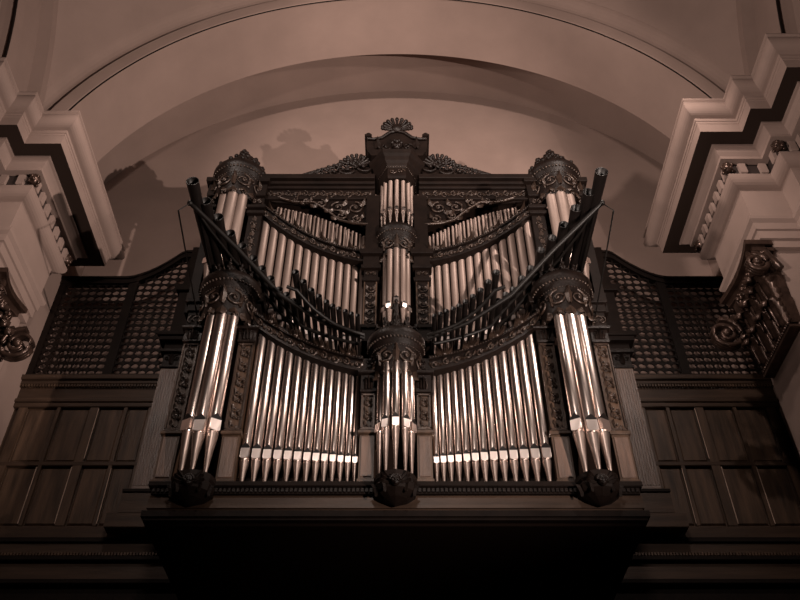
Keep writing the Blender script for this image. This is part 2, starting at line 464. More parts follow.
# ---- lower flats: curved carved rail and thirteen pipes a side
def rail_z(x):      # underside of the lower curved rail over |x|
    t = (abs(x)-.5)/1.62
    return 7.86+.30*t+.52*t*t
def up_rail_z(x):
    t = (abs(x)-.5)/1.95
    return 10.50+.30*t+.93*t*t
def curved_rail(s, x0, x1, fz, th, y, nm):
    xs = [x0+(x1-x0)*i/24 for i in range(25)]
    b = MB()
    lo = [(x, fz(x)) for x in xs]; hi = [(x, fz(x)+th) for x in xs]
    b.strip(lo, hi, y, y+.25)
    b.strip([(x, z+th*.86) for x, z in lo], [(x, z+th*1.08) for x, z in lo], y-.05, y+.3)
    b.strip([(x, z-th*.06) for x, z in lo], [(x, z+th*.12) for x, z in lo], y-.035, y+.27)
    if s < 0: b.mirror()
    o = b.build(nm, CARVE, organ)
    L = x1-x0
    f = lambda u, v, h: (s*(x0+u), y-h, fz(x0+u)+v)
    c = MB(); scroll_run(c, f, 0, L, th*.12, th*.86, int(L/(th*.72)), .018)
    c.build('vine_carving', GILT, o)
    bd = MB(); nb = int(L/.04)
    for i in range(nb):
        u = L*(i+.5)/nb; bd.ball(f(u, th*.97, .055), .013, n=5, m=4)
    bd.build('bead_moulding', GILT, o)
    return o, f, L
for s in (-1, 1):
    o, f, L = curved_rail(s, .50, 2.26, rail_z, .235, 9.97, 'curved_rail')
    for k in range(4):                                         # shells standing on the rail
        u = L*(.13+.235*k); z = .30
        sh = MB()
        for j in range(7):
            a = PI*(j+.5)/7; leaf(sh, f, u, .23, a, .13, .028, .05)
        sh.ball(f(u, .24, .06), .05, .03, .03, 8, 5)
        sh.build('shell', GILT, o)
    # pipes
    n = 13; wt = [1.0-.42*i/(n-1) for i in range(n)]; tot = sum(wt); x = 2.19
    for i in range(n):
        w = wt[i]/tot*1.67; xc = x-w/2; x -= w
        flue_pipe(s*xc, 10.12, w*.435, 5.96, 6.49-.008*i, rail_z(xc)+.03, mh=w*1.3)
    b = MB(); b.box(s*.5, s*2.2, 10.25, 10.35, 5.95, 6.2); b.build('toe_board', DARK, organ)

# ---- upper storey ------------------------------------------------
for s in (-1, 1):
    # mid flats, thirteen pipes
    n = 13; wt = [1.0-.26*i/(n-1) for i in range(n)]; tot = sum(wt); x = 2.50
    for i in range(n):
        w = wt[i]/tot*1.97; xc = x-w/2; x -= w
        z0 = max(rail_z(xc)+.25, 8.3)
        flue_pipe(s*xc, YU+.13, w*.43, 8.45+.5*max(0, (xc-.5)/2)**2, z0+.55, up_rail_z(xc)+.04, LEAD, LEAD, mh=.13, name='upper_flue_pipe')
    o, f, L = curved_rail(s, .50, 2.52, up_rail_z, .24, YU-.03, 'upper_curved_rail')
    for k in range(4):
        u = L*(.10+.25*k); sh = MB()
        spiral(sh, f, u, .27, .055, 0, 1.2, .017, 1, n=12, h=.05); leaf(sh, f, u+.08, .24, 1.1, .13, .05, .05); leaf(sh, f, u-.08, .24, 2.1, .11, .04, .05)
        sh.build('scroll_finial', GILT, o)
    # top row of small pipes
    n = 24
    for i in range(n):
        t = (i+.5)/n; xc = .56+1.72*t
        zt = 11.30+.84*t+.10*math.sin(PI*t)+(.05 if i % 2 else -.02)
        zb = up_rail_z(xc)+.12
        zt = max(zt, zb+.34)
        flue_pipe(s*xc, YU+.10+.06*(i % 2), .023, zb, zb+.24+.05*(i % 2), zt, LEAD, LEAD, mh=.05, name='small_pipe')
    # second row behind the small pipes
    for i in range(16):
        t = (i+.5)/16; xc = .60+1.60*t
        flue_pipe(s*xc, YU+.27, .030, up_rail_z(xc)+.3, up_rail_z(xc)+.5, min(12.26, 11.42+.86*t+.08*math.sin(PI*t)), LEAD, LEAD, mh=.05, name='rear_small_pipe', parts=False)
    # carved shade panel above the small pipes
    xs = [.52+1.95*i/20 for i in range(21)]
    def sh_z(x): 
        t = (x-.52)/1.95; return min(12.24, 11.42+.83*t+.20*math.sin(PI*min(1, t*1.1)))
    f = lambda u, v, h: (s*u, YU+.0-h, v)
    c = MB()
    for (u, v, R, d) in ((.78, 11.98, .15, 1), (1.10, 12.0, .13, -1), (1.02, 11.76, .10, 1), (.72, 11.66, .09, -1), (1.42, 12.10, .10, 1), (1.68, 12.16, .07, -1), (1.92, 12.2, .05, 1)):
        spiral(c, f, u, v, R, PI/2, 1.6, .021, d, n=22); leaf(c, f, u+R*.7, v-R*.6, -.4, R*1.3, R*.35, .03); leaf(c, f, u-R*.6, v+R*.3, 2.2, R*1.1, R*.35, .03)
    c.tube([(s*u, YU-.03, v) for u, v in ((.52, 11.50), (.8, 11.53), (1.05, 11.62), (1.3, 11.90), (1.55, 12.12), (1.9, 12.12), (2.2, 12.24))], .026, 6)
    pn = MB(); pn.strip([(s*x, sh_z(x)) for x in (xs if s > 0 else xs[::-1])], [(s*x, 12.32) for x in (xs if s > 0 else xs[::-1])], YU+.02, YU+.05)
    o = pn.build('shade_panel', DARK, organ)
    c.build('scroll_carving', GILT, o)
    # entablature
    x0, x1 = sorted((s*.42, s*2.62))
    b = MB(); b.box(x0, x1, YU, YU+.5, 12.24, 12.52)
    b.bbox(x0, x1, YU-.06, YU+.5, 12.50, 12.57); b.bbox(x0, x1, YU-.12, YU+.5, 12.57, 12.64); b.bbox(x0, x1, YU-.20, YU+.5, 12.64, 12.76)
    b.bbox(x0, x1, YU-.03, YU+.5, 12.22, 12.27)
    o = b.build('entablature', DARK, organ)
    c = MB(); scroll_run(c, lambda u, v, h: (s*u, YU-h, v), .5, 2.5, 12.28, 12.48, 12, .014)
    c.build('frieze_carving', GILT, o); c = MB()
    for i in range(44):
        u = s*(.46+2.0*i/43); c.box(u-.012, u+.012, YU-.10, YU-.02, 12.575, 12.625)
    c.build('dentil_course', CARVE, o)
    # cresting of scrolls rising to the middle
    c = MB(); f = lambda u, v, h: (s*u, YU-.02-h, v)
    def crz(u): return 12.78+.74*max(0, 1-(u-.5)/1.6)**.8
    us = [.50+1.72*i/16 for i in range(17)]
    pts = [(u, min(crz(u), 13.52)) for u in us]
    c.tube([f(u, v-.03, 0) for u, v in pts], .034, 6)
    for (u, v, R, d) in (lambda L: [(u, 12.78+(v-12.78)*1.65, R*1.45, d) for u, v, R, d in L])(((.66, 13.02, .14, 1), (.95, 12.98, .13, -1), (1.22, 12.92, .10, 1), (1.45, 12.88, .08, -1), (1.66, 12.84, .055, 1), (1.85, 12.81, .04, -1))):
        spiral(c, f, u, v, R, PI*.3, 1.5, .030, d, n=20)
        for q in range(5):
            petal(c, f, u+R*.6*math.cos(.2+q*.65), v+R*.6*math.sin(.2+q*.65), .2+q*.65, R*.62, R*.20)
        c.ball(f(u+R*.9, v+R*.7, .01), R*.33, n=7, m=5)
    for j in range(9):
        a = PI*(j+.5)/9; petal(c, f, .80, 13.22, a, .27, .036)
    lo = [(s*u, 12.74) for u in us]; hi = [(s*u, v-.17*(1-i/16)-.02) for i, (u, v) in enumerate(pts)]
    if s < 0: lo, hi = lo[::-1], hi[::-1]
    c.strip(lo, hi, YU+.02, YU+.08)
    c.build('cresting', CARVE, organ)
    # upper inner pilasters
    for (xa, z0, z1) in ((.46, 8.7, 10.28),):
        x0, x1 = sorted((s*.32, s*.56)); b = MB(); b.box(x0, x1, YU-.05, YU+.5, z0, 12.3)
        b.bbox(x0-.03, x1+.03, YU-.09, YU+.5, 10.02, 10.10); b.bbox(x0-.03, x1+.03, YU-.09, YU+.5, 8.95, 9.03)
        b.bbox(x0-.05, x1+.05, YU-.12, YU+.5, 10.30, 10.38); b.bbox(x0-.02, x1+.02, YU-.09, YU+.5, 10.38, 10.62); b.bbox(x0-.08, x1+.08, YU-.16, YU+.5, 10.62, 10.74)
        o = b.build('upper_pilaster', DARK, organ)
        c = MB(); xm = s*.44; f2 = flatmap(YU-.05)
        for k in range(5):
            z = 9.12+.18*k; leaf(c, f2, xm-.05, z, 1.9, .09, .03); leaf(c, f2, xm+.05, z, 1.2, .09, .03); spiral(c, f2, xm, z, .075, 0, 1.3, .013, 1 if k % 2 else -1, n=12); 
        spiral(c, f2, xm-.05, 10.2, .05, 0, 1.2, .012, 1, n=12); spiral(c, f2, xm+.05, 10.2, .05, PI, 1.2, .012, -1, n=12)
        c.build('carved_panel', GILT, o)
        fr = MB()
        for q in (x0+.01, x1-.03): fr.box(q, q+.02, YU-.065, YU-.04, 9.05, 10.0)
        fr.build('panel_frame', WOOD, o)
    # upper outer tower: pilasters, pipes, crown
    XT = 3.03
    for xa, xb in ((2.46, 2.74), (3.36, 3.56)):
        x0, x1 = sorted((s*xa, s*xb)); b = MB()
        zb = 9.5 if xa < 3 else 9.45
        xx0, xx1 = (x0, x1)
        if xa < 3: b.box(xx0+.02, xx1-.02, YU-.05, YU+.45, zb, 12.3)
        else: b.box(xx0+.02, xx1-.02, YU+.1, YU+.45, zb, 12.3); b.box(xx0+.02, xx1-.02, YU-.05, YU+.45, 11.6, 12.3)
        b.bbox(xx0-.02, xx1+.02, YU-.12, YU+.45, 11.72, 11.80); b.bbox(xx0-.03, xx1+.03, YU-.14, YU+.45, 11.86, 11.94)
        b.bbox(xx0-.0, xx1+.0, YU-.12, YU+.45, 12.22, 12.34); b.bbox(xx0-.05, xx1+.05, YU-.19, YU+.45, 12.56, 12.68)
        b.box(xx0+.0, xx1-.0, YU-.10, YU+.45, 12.3, 12.58)
        o = b.build('tower_pilaster', DARK, organ)
        c = MB(); f2 = flatmap(YU-.05); xm = (x0+x1)/2
        for k in (range(9) if xa < 3 else ()):
            z = 9.9+.2*k; spiral(c, f2, xm+(.02 if k % 2 else -.02), z, .06, 0, 1.2, .012, 1 if k % 2 else -1, n=12); leaf(c, f2, xm, z+.07, PI/2, .1, .04)
        for k in (-1, 1): spiral(c, flatmap(YU-.1), xm+k*.06, 12.05, .055, PI/2, 1.2, .014, k, n=12)
        leaf(c, flatmap(YU-.1), xm, 12.35, PI/2, .2, .05, .03)
        c.build('carved_panel', GILT, o)
    for a in (-42, 42, 0):
        g = math.radians(a); x = s*XT+.25*math.sin(g); y = YU+.02-.27*math.cos(g)
        flue_pipe(x, y, .095, 9.75, 10.35, 12.36, LEAD, LEAD, mh=.17, name='tower_flue_pipe', yaw=g*.7)
    oc = crown(s*XT, YU+.04, .52, 12.04, 12.98, dome=False, skirt=.10)
    b = MB(); xc, yc = s*XT, YU+.04
    b.lathe(xc, yc, [(.45, 12.90), (.44, 12.98), (.40, 13.06), (.32, 13.14), (.22, 13.20), (.14, 13.24), (.14, 13.28), (.01, 13.30)], 22)
    b.build('dome', CARVE, oc)
    b = MB(); f = cylmap(xc, yc, lambda v: max(.05, .45-(v-12.95)*.75))
    for k in range(9):
        a = -2.0+4.0*k/8; petal(b, f, a, 12.98, PI/2, .16, .035); 
        b.ball(f(a+.2, 12.96, .03), .04, n=7, m=5)
    heap(b, (xc, yc-.12, 13.12), .27, .50, 38, 5+s); heap(b, (xc-s*.26, yc-.15, 13.05), .12, .26, 12, 9)
    b.build('leaf_heap', CARVE, oc)
    b = MB(); b.ball((s*(XT-.42), YU-.12, 12.82), .10, n=9, m=7); b.lathe(s*(XT-.42), YU-.12, [(.05, 12.66), (.03, 12.70)], 8)
    heap(b, (s*(XT-.40), YU-.14, 12.86), .10, .16, 8, 3)
    b.build('ball_finial', CARVE, organ)

# middle tower pipes
for a in (-68, 68, -34, 34, 0):
    g = math.radians(a); x = .20*math.sin(g); y = YU+.0-.20*math.cos(g)
    flue_pipe(x, y, .050, 8.75, 9.42 if a == 0 else 9.33, 10.66, LEAD, LEAD, mh=.12, name='tower_flue_pipe', yaw=g*.7)
for a in (-75, 75, -50, 50, -25, 25, 0):
    g = math.radians(a); x = .28*math.sin(g); y = YU+.06-.24*math.cos(g)
    flue_pipe(x, y, .040, 11.36, 11.74, 12.66, LEAD, TINF, mh=.08, name='top_tower_pipe', yaw=g*.7)
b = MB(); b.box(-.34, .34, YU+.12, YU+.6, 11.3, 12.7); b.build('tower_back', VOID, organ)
# top canopy: polygonal cornice flaring upwards, curved pediment, shell
def hexring(w, z, d=1.0):
    y0 = YU+.30
    return [(-w, y0+.2, z), (-w, y0-.28*d*w/.4, z), (-w*.5, y0-.28-w*.80, z), (w*.5, y0-.28-w*.80, z), (w, y0-.28*d*w/.4, z), (w, y0+.2, z)]
b = MB(); rings = [(.33, 12.56), (.35, 12.62), (.35, 12.86), (.38, 12.90), (.40, 12.96), (.45, 13.0), (.47, 13.10), (.53, 13.14), (.55, 13.24)]
vs = []
for w, z in rings: vs += hexring(w, z)
fs = [(i*6+k, i*6+(k+1) % 6, (i+1)*6+(k+1) % 6, (i+1)*6+k) for i in range(len(rings)-1) for k in range(6)]
fs += [tuple(range(6))[::-1], tuple(range(len(vs)-6, len(vs)))]
b.add(vs, fs)
top = b.build('canopy', DARK, organ)
c = MB(); f = flatmap(hexring(.35, 12.7)[2][1]-.0)
for k in (-1, 1): spiral(c, f, k*.08, 12.74, .07, 0, 1.3, .014, k, n=14)
for w, z in ((.36, 12.88),):
    R = hexring(w, z); 
    for i in range(1, 5):
        p, q = Vector(R[i]), Vector(R[(i+1) % 6]) if i < 5 else Vector(R[5])
        for j in range(8):
            c.ball(tuple(p.lerp(q, (j+.5)/8)), .014, n=5, m=4)
c.build('bead_moulding', GILT, top)
# bell-shaped top
b = MB()
yq = YU-.28
poly = [(-.50, 13.22), (.50, 13.22), (.56, 13.34), (.60, 13.50), (.60, 13.80), (.56, 13.86), (.50, 13.82), (.46, 13.76), (.34, 13.80), (.20, 13.92), (.13, 14.02), (-.13, 14.02), (-.20, 13.92), (-.34, 13.80), (-.46, 13.76), (-.50, 13.82), (-.56, 13.86), (-.60, 13.80), (-.60, 13.50), (-.56, 13.34)]
b.prism(poly, yq, YU+.35)
o = b.build('pediment', DARK, top)
c = MB(); f = flatmap(yq-.01)
c.tube([(x, yq-.03, z) for x, z in ((-.58, 13.72), (-.46, 13.70), (-.3, 13.75), (-.15, 13.92), (0, 13.98), (.15, 13.92), (.3, 13.75), (.46, 13.70), (.58, 13.72))], .035, 6)
for k in (-1, 1):
    c.box(k*.57-.07, k*.57+.07, yq-.04, YU+.2, 13.80, 13.86); c.ball((k*.57, yq+.05, 13.92), .065, n=8, m=6)
    spiral(c, f, k*.22, 13.46, .10, 0, 1.5, .020, k); leaf(c, f, k*.38, 13.4, PI/2, .25, .06, .04)
c.ball((0, yq-.05, 13.50), .12, .06, .13, 10, 7)
rosette(c, flatmap(yq-.08), 0, 13.50, .13)
for j in range(11):
    a = -.15+(PI+.3)*j/10; petal(c, flatmap(yq-.02), 0, 14.02, a, .24+.04*math.sin(a), .036); c.ball((.29*math.cos(a), yq-.06, 14.02+.31*max(0, math.sin(a))), .042, n=6, m=5)
c.ball((0, yq-.04, 14.05), .12, .07, .12, 9, 7)
c.build('shell_crest', CARVE, o)

# ---- en chamade trumpets: bells point towards the nave
def tr_z(x): return rail_z(x)+.50 if abs(x) < 1.5 else min(9.93, 8.80+(abs(x)-1.5)*1.3)
F = 843; PC = math.radians(43.1)
G1 = [(3.05,8.0,.084),(2.92,8.39,.078),(2.78,8.71,.074),(2.64,9.05,.070),(2.49,9.33,.066),(2.33,9.55,.062),(2.17,9.58,.058),(2.01,9.60,.055),(1.86,9.65,.052),(1.72,9.58,.050),(1.59,9.54,.048)]
G2 = [(1.47,8.72,.056),(1.36,8.86,.054),(1.25,8.98,.052),(1.14,9.06,.050),(1.03,9.13,.048),(.94,9.18,.046),(.85,9.21,.044),(.75,9.23,.042),(.66,9.26,.040),(.57,9.28,.038)]
for s in (-1, 1):
    for (x, yt, r) in G1+G2:
        if x < 1.5: r *= .9
        else: r *= 1.12
        if s > 0 and x > 2.2: yt -= .18
        z = tr_z(x)
        b = MB()
        b.lathe((s*x, z), 0, [(r*.55, 10.44), (r*.6, 10.2), (r*.92, min(10.1, yt+.45)), (r*1.0, yt+.15), (r*1.03, yt+.015), (r*1.05, yt), (r*.97, yt), (r*.8, yt+.3)], 14, axis='y')
        b.build('trumpet_pipe', BLACKM, organ)
    def rail(pts, r, nm='trumpet_rail'):
        b = MB(); b.tube(pts, r, 8); b.build(nm, IRON, organ)
    g = lambda i, j, d, dz: [(s*x, yt+d, tr_z(x)-dz) for x, yt, r in (G1+G2)[i:j]]
    e = g(0, 11, .50, .10)
    rail([(s*3.14, e[0][1]-.12, e[0][2]+.04)]+e, .022)
    rail([(s*3.14, e[0][1]-.12, e[0][2]+.04), (s*2.4, 8.86, 9.33), (s*1.75, 9.3, 8.80), (s*1.1, 9.58, 8.50), (s*.48, 9.78, 8.35)], .036)
    e2 = g(11, 21, .32, .07); rail([(s*1.62, e2[0][1]-.05, e2[0][2]+.03)]+e2+[(s*.48, e2[-1][1]+.05, e2[-1][2])], .028)
    e3 = [(s*x, 9.85, tr_z(x)-.07) for x, yt, r in (G1+G2)]; rail(e3, .026)
    e4 = [(s*x, 10.2, tr_z(x)-.06) for x, yt, r in (G1+G2)]; rail(e4, .026)
    for q in range(0, 21, 5):
        x = (G1+G2)[q][0]; rail([(s*x, (G1+G2)[q][1]+.5, tr_z(x)-.10), (s*x, 10.3, tr_z(x)-.08)], .018, 'rail_bracket')
    st = (s*3.14, e[0][1]-.12, e[0][2]+.04)
    rail([st, (s*3.2, 8.15, tr_z(3.05)-.5), (s*3.2, 10.2, 9.05)], .012, 'stay_rod')
    b = MB(); b.ball(st, .05, n=8, m=6); b.build('rail_knob', IRON, organ)
    b = MB(); b.strip([(s*x, rail_z(x)+.26) for x in (([.5, 1, 1.5, 2, 2.3]) if s > 0 else [2.3, 2, 1.5, 1, .5])], [(s*x, rail_z(x)+.33) for x in (([.5, 1, 1.5, 2, 2.3]) if s > 0 else [2.3, 2, 1.5, 1, .5])], 10.0, 10.75)
    b.build('trumpet_chest', DARK, organ)

# ================================================================== WOODEN SCREENS BEHIND
YW = 12.8
def side_word(s): return 'left' if s < 0 else 'right'
for s in (-1, 1):
    sd = side_word(s)
    sg = 'wall with the shadow of the left stone capital' if s < 0 else 'the right stone capital'
    # panelled screen
    p = thing('panelled_screen', (s*5.7, YW, 6.8), f'brown oak panelling of eight panels below the lattice, {sd} of the organ', 'panelling')
    def bx(name, m, x0, x1, y0, y1, z0, z1, par=p, bev=True):
        b = MB(); (b.bbox if bev else b.box)(*sorted((s*x0, s*x1)), y0, y1, z0, z1); return b.build(name, m, par)
    bx('screen_back', WOOD, 3.36, 7.6, YW+.05, YW+.12, 6.80, 9.93, bev=False)
    for x, w in ((4.55, .10), (5.02, .065), (5.60, .16), (6.26, .065), (6.93, .16), (7.45, .1)):
        bx('stile', WOOD, x-w/2, x+w/2, YW-.02, YW+.08, 6.82, 9.24)
    for x, (za, zb) in ((4.985, (6.86, 7.92)), (5.685, (6.86, 7.95)), (6.298, (6.86, 7.95)), (5.515, (8.12, 9.2))):
        bx('edge_highlight', HILITE, x-.004, x+.004, YW-.035, YW-.018, za, zb, bev=False)
    bx('top_rail', WOODH, 4.3, 7.6, YW-.03, YW+.1, 9.24, 9.34)
    bx('middle_rail', WOODH, 4.5, 7.6, YW-.025, YW+.08, 7.98, 8.07)
    cols = ((4.60, 4.98), (5.06, 5.51), (5.69, 6.22), (6.30, 6.84))
    for x0, x1 in cols:
        for z0, z1 in ((6.86, 7.96), (8.09, 9.22)):
            b = MB(); xa, xb = sorted((s*x0, s*x1)); c_ = .03
            b.add([(xa,YW+.05,z0),(xb,YW+.05,z0),(xb,YW+.05,z1),(xa,YW+.05,z1),(xa+c_,YW+.02,z0+c_),(xb-c_,YW+.02,z0+c_),(xb-c_,YW+.02,z1-c_),(xa+c_,YW+.02,z1-c_)],
                  [(4,5,6,7),(0,1,5,4),(1,2,6,5),(2,3,7,6),(3,0,4,7)])
            b.build('panel', WOOD, p)
    # entablature between panelling and lattice
    b = MB()
    X = sorted((s*4.3, s*7.6))
    b.bbox(*X, YW-.06, YW+.1, 9.34, 9.42); b.box(*X, YW-.01, YW+.1, 9.42, 9.74); b.bbox(*X, YW-.08, YW+.1, 9.74, 9.82); b.bbox(*X, YW-.13, YW+.1, 9.82, 9.93)
    b.build('frieze_rail', WOODH, p)
    b = MB()
    for i in range(60):
        x = s*(4.35+3.2*i/59); b.box(x-.016, x+.016, YW-.075, YW-.0, 9.68, 9.735)
    b.build('dentil_course', WOOD, p)
    # lattice
    lt = thing('lattice_screen', (s*5.7, YW, 9.93), f'dark wooden lattice with round holes and swept-up top edge, {sd} of the organ', 'lattice')
    def topz(x):
        if x > 5.75: return 12.56
        t = (5.75-x)/1.1; 
        return 12.56+.80*min(1, t)**1.7
    pitch = .163; hr = .064; y0 = YW; y1 = YW+.02
    k = 8
    nx = int((7.5-4.35)/pitch)
    for lo_, hi_ in ((3.3, 5.50), (5.64, 7.6)):
     b = MB()
     for i in range(-6, nx):
        xc = 4.43+pitch*i
        if not lo_ < xc < hi_: continue
        j = 0
        while True:
            zc = 10.02+pitch*j+.04; j += 1
            if zc+pitch*.5 > topz(xc)-.02: break
            if zc+pitch*.5 > topz(xc+.08)-.02 and zc+pitch*.5 > topz(xc): break
            hp = pitch/2
            out = [(hp, 0), (hp, hp), (0, hp), (-hp, hp), (-hp, 0), (-hp, -hp), (0, -hp), (hp, -hp)]
            inn = [(hr*1.12*math.cos(2*PI*q/8), hr*math.sin(2*PI*q/8)) for q in range(8)]
            vs = []
            for yy in (y0, y1):
                vs += [(s*xc+u, yy, zc+v) for u, v in out]+[(s*xc+u, yy, zc+v) for u, v in inn]
            fs = []
            for q in range(8):
                r_ = (q+1) % 8
                fs += [(q, 8+q, 8+r_, r_), (16+r_, 24+r_, 24+q, 16+q), (8+q, 24+q, 24+r_, 8+r_)]
            b.add(vs, fs)
     b.build('lattice_panel', LATT, lt)
    xs = [7.6-.1*i for i in range(43)]
    xs2 = xs if s < 0 else xs[::-1]
    b = MB()
    b.strip([(s*x, topz(x)-.14) for x in xs2], [(s*x, topz(x)) for x in xs2], YW-.05, YW+.1)
    b.strip([(s*x, topz(x)-.02) for x in xs2], [(s*x, topz(x)+.04) for x in xs2], YW-.08, YW+.12)
    b.build('top_frame', LATT, lt)
    b = MB(); b.bbox(*sorted((s*5.48, s*5.66)), YW-.03, YW+.08, 9.93, 12.60); b.build('stile', LATT, lt); b = MB(); b.bbox(*sorted((s*7.0, s*7.2)), YW-.03, YW+.08, 9.93, 12.5); b.build('stile', LATT, lt)
    b = MB(); b.bbox(*X, YW-.04, YW+.09, 9.93, 10.02); b.build('bottom_rail', LATT, lt)
    # fluted wooden pilaster at the wall
    YP = YW-.14
    pl = thing('wooden_pilaster', (s*4.3, YP, 6.8), f'fluted wooden wall pilaster standing between the {sd} panelling and the organ case', 'pilaster')
    bx('pedestal', WOODH, 4.0, 4.55, YP-.24, YP, 6.86, 7.24, pl)
    bx('base_block', WOODH, 3.4, 4.72, YP-.26, YP, 6.60, 6.86, pl)
    bx('plinth', DARK, 4.02, 4.56, YP-.26, YP, 7.24, 7.31, pl)
    b = MB(); b.box(*sorted((s*4.10, s*4.44)), YP-.20, YP, 7.32, 9.94)
    for q in range(7):
        x = s*(4.13+.28*q/6); b.box(x-.010, x+.010, YP-.215, YP-.19, 7.40, 9.85)
    b.build('shaft', WOODL, pl)
    b = MB(); xm = s*4.27
    b.bbox(xm-.20, xm+.20, YP-.24, YP, 9.90, 9.96); b.bbox(xm-.17, xm+.17, YP-.21, YP, 9.96, 10.25); b.bbox(xm-.24, xm+.24, YP-.28, YP, 10.25, 10.33)
    for q in (-1, 1): spiral(b, flatmap(YP-.21), xm+q*.09, 10.14, .07, PI/2, 1.3, .018, q, n=14)
    leaf(b, flatmap(YP-.21), xm, 9.98, PI/2, .22, .05, .03)
    b.build('capital', CARVE, pl)
    b = MB(); b.box(xm-.20, xm+.20, YP-.22, YP, 10.33, 10.5); b.bbox(xm-.30, xm+.30, YP-.33, YP, 10.5, 10.6); b.bbox(xm-.34, xm+.34, YP-.37, YP, 10.6, 10.68)
    b.box(xm-.18, xm+.16, YP-.18, YP, 10.68, 11.9); b.bbox(xm-.24, xm+.24, YP-.26, YP, 11.9, 12.05); b.box(xm-.14, xm+.14, YP-.12, YP, 12.05, 13.3)
    b.build('upper_shaft', DARK, pl)
    # gallery beam mouldings under the panelling
    gb = thing('gallery_beam', (s*5.6, YW, 5.6), f'dark moulded wooden beam under the oak panelling, {sd} of the organ', 'beam')
    XB = (s*3.0, s*7.7)
    def bm(name, m, y0, z0, z1): 
        b = MB(); b.bbox(*sorted(XB), y0, YW+.15, z0, z1); return b.build(name, m, gb)
    bm('fascia', WOODH, YW-.06, 6.56, 6.80); bm('moulding', DARK, YW-.13, 6.48, 6.57); bm('fascia', WOODH, YW-.09, 6.30, 6.48)
    bm('moulding', DARK, YW-.13, 6.17, 6.25); bm('fascia', WOODH, YW-.05, 5.86, 6.17); bm('moulding', DARK, YW-.13, 5.78, 5.86); bm('fascia', DARK, YW-.02, 5.2, 5.78)
    b = MB()
    for i in range(90):
        x = s*(3.1+4.5*i/89); b.box(x-.016, x+.016, YW-.13, YW-.02, 6.25, 6.30)
    b.build('dentil_course', WOOD, gb)

# ================================================================== STONE: PIERS, ENTABLATURES
def inset(path, o):
    """axis-aligned plan polyline moved by o towards the pier (left side: -x is 'in')"""
    P = path; n = len(P); out = []
    nrm = []
    for i in range(n-1):
        dx, dy = P[i+1][0]-P[i][0], P[i+1][1]-P[i][1]; l = math.hypot(dx, dy)
        nrm.append((dy/l, -dx/l))                       # path runs from the far end to the camera: right-hand normal
    for i in range(n):
        if i == 0: nx, ny = nrm[0]
        elif i == n-1: nx, ny = nrm[-1]
        else:
            a, b = nrm[i-1], nrm[i]; nx, ny = a[0]+b[0], a[1]+b[1]
            if abs(a[0]*b[1]-a[1]*b[0]) < 1e-6: nx, ny = a
        out.append((P[i][0]+nx*o, P[i][1]+ny*o))
    return out
PATHS = {
 -1: [(-9.0, 12.62), (-5.86, 12.62), (-5.86, 9.0), (-6.52, 9.0), (-6.52, 8.59), (-6.85, 8.59), (-6.85, 7.89), (-7.55, 7.89), (-7.55, -4.0)],
  1: [(9.0, 12.24), (5.21, 12.24), (5.21, 8.74), (5.96, 8.74), (5.96, 8.25), (6.32, 8.25), (6.32, 7.43), (7.05, 7.43), (7.05, -4.0)],
}
PROF = [(1.3, 13.27), (.03, 13.27), (.03, 13.24)]+[(.17-.17*math.cos(math.radians(a)), 13.06+.17*math.sin(math.radians(a))) for a in (62, 48, 34, 20, 6, -8, -22, -36, -50, -64, -78)]+[(.17, 12.89), (.20, 12.885), (.205, 12.82), (.22, 12.815), (.225, 12.765), (.235, 12.76), (.245, 12.55),
        (.52, 12.56), (.52, 12.50), (.56, 12.49), (.60, 12.43), (.66, 12.37), (.66, 12.30), (.80, 12.30), (.80, 11.97),
        (.73, 11.96), (.73, 11.92)]+[(.73+.19*(1-math.cos(math.radians(a))), 11.92-.18*math.sin(math.radians(a))) for a in (15, 30, 45, 60, 75, 90)]+[(.93, 11.72), (.94, 10.95), (.83, 10.94), (.84, 10.88), (.89, 10.82), (.90, 10.68), (.93, 10.67), (.93, 10.48), (.97, 10.47), (.97, 10.30), (1.05, 10.29), (1.05, -H)]
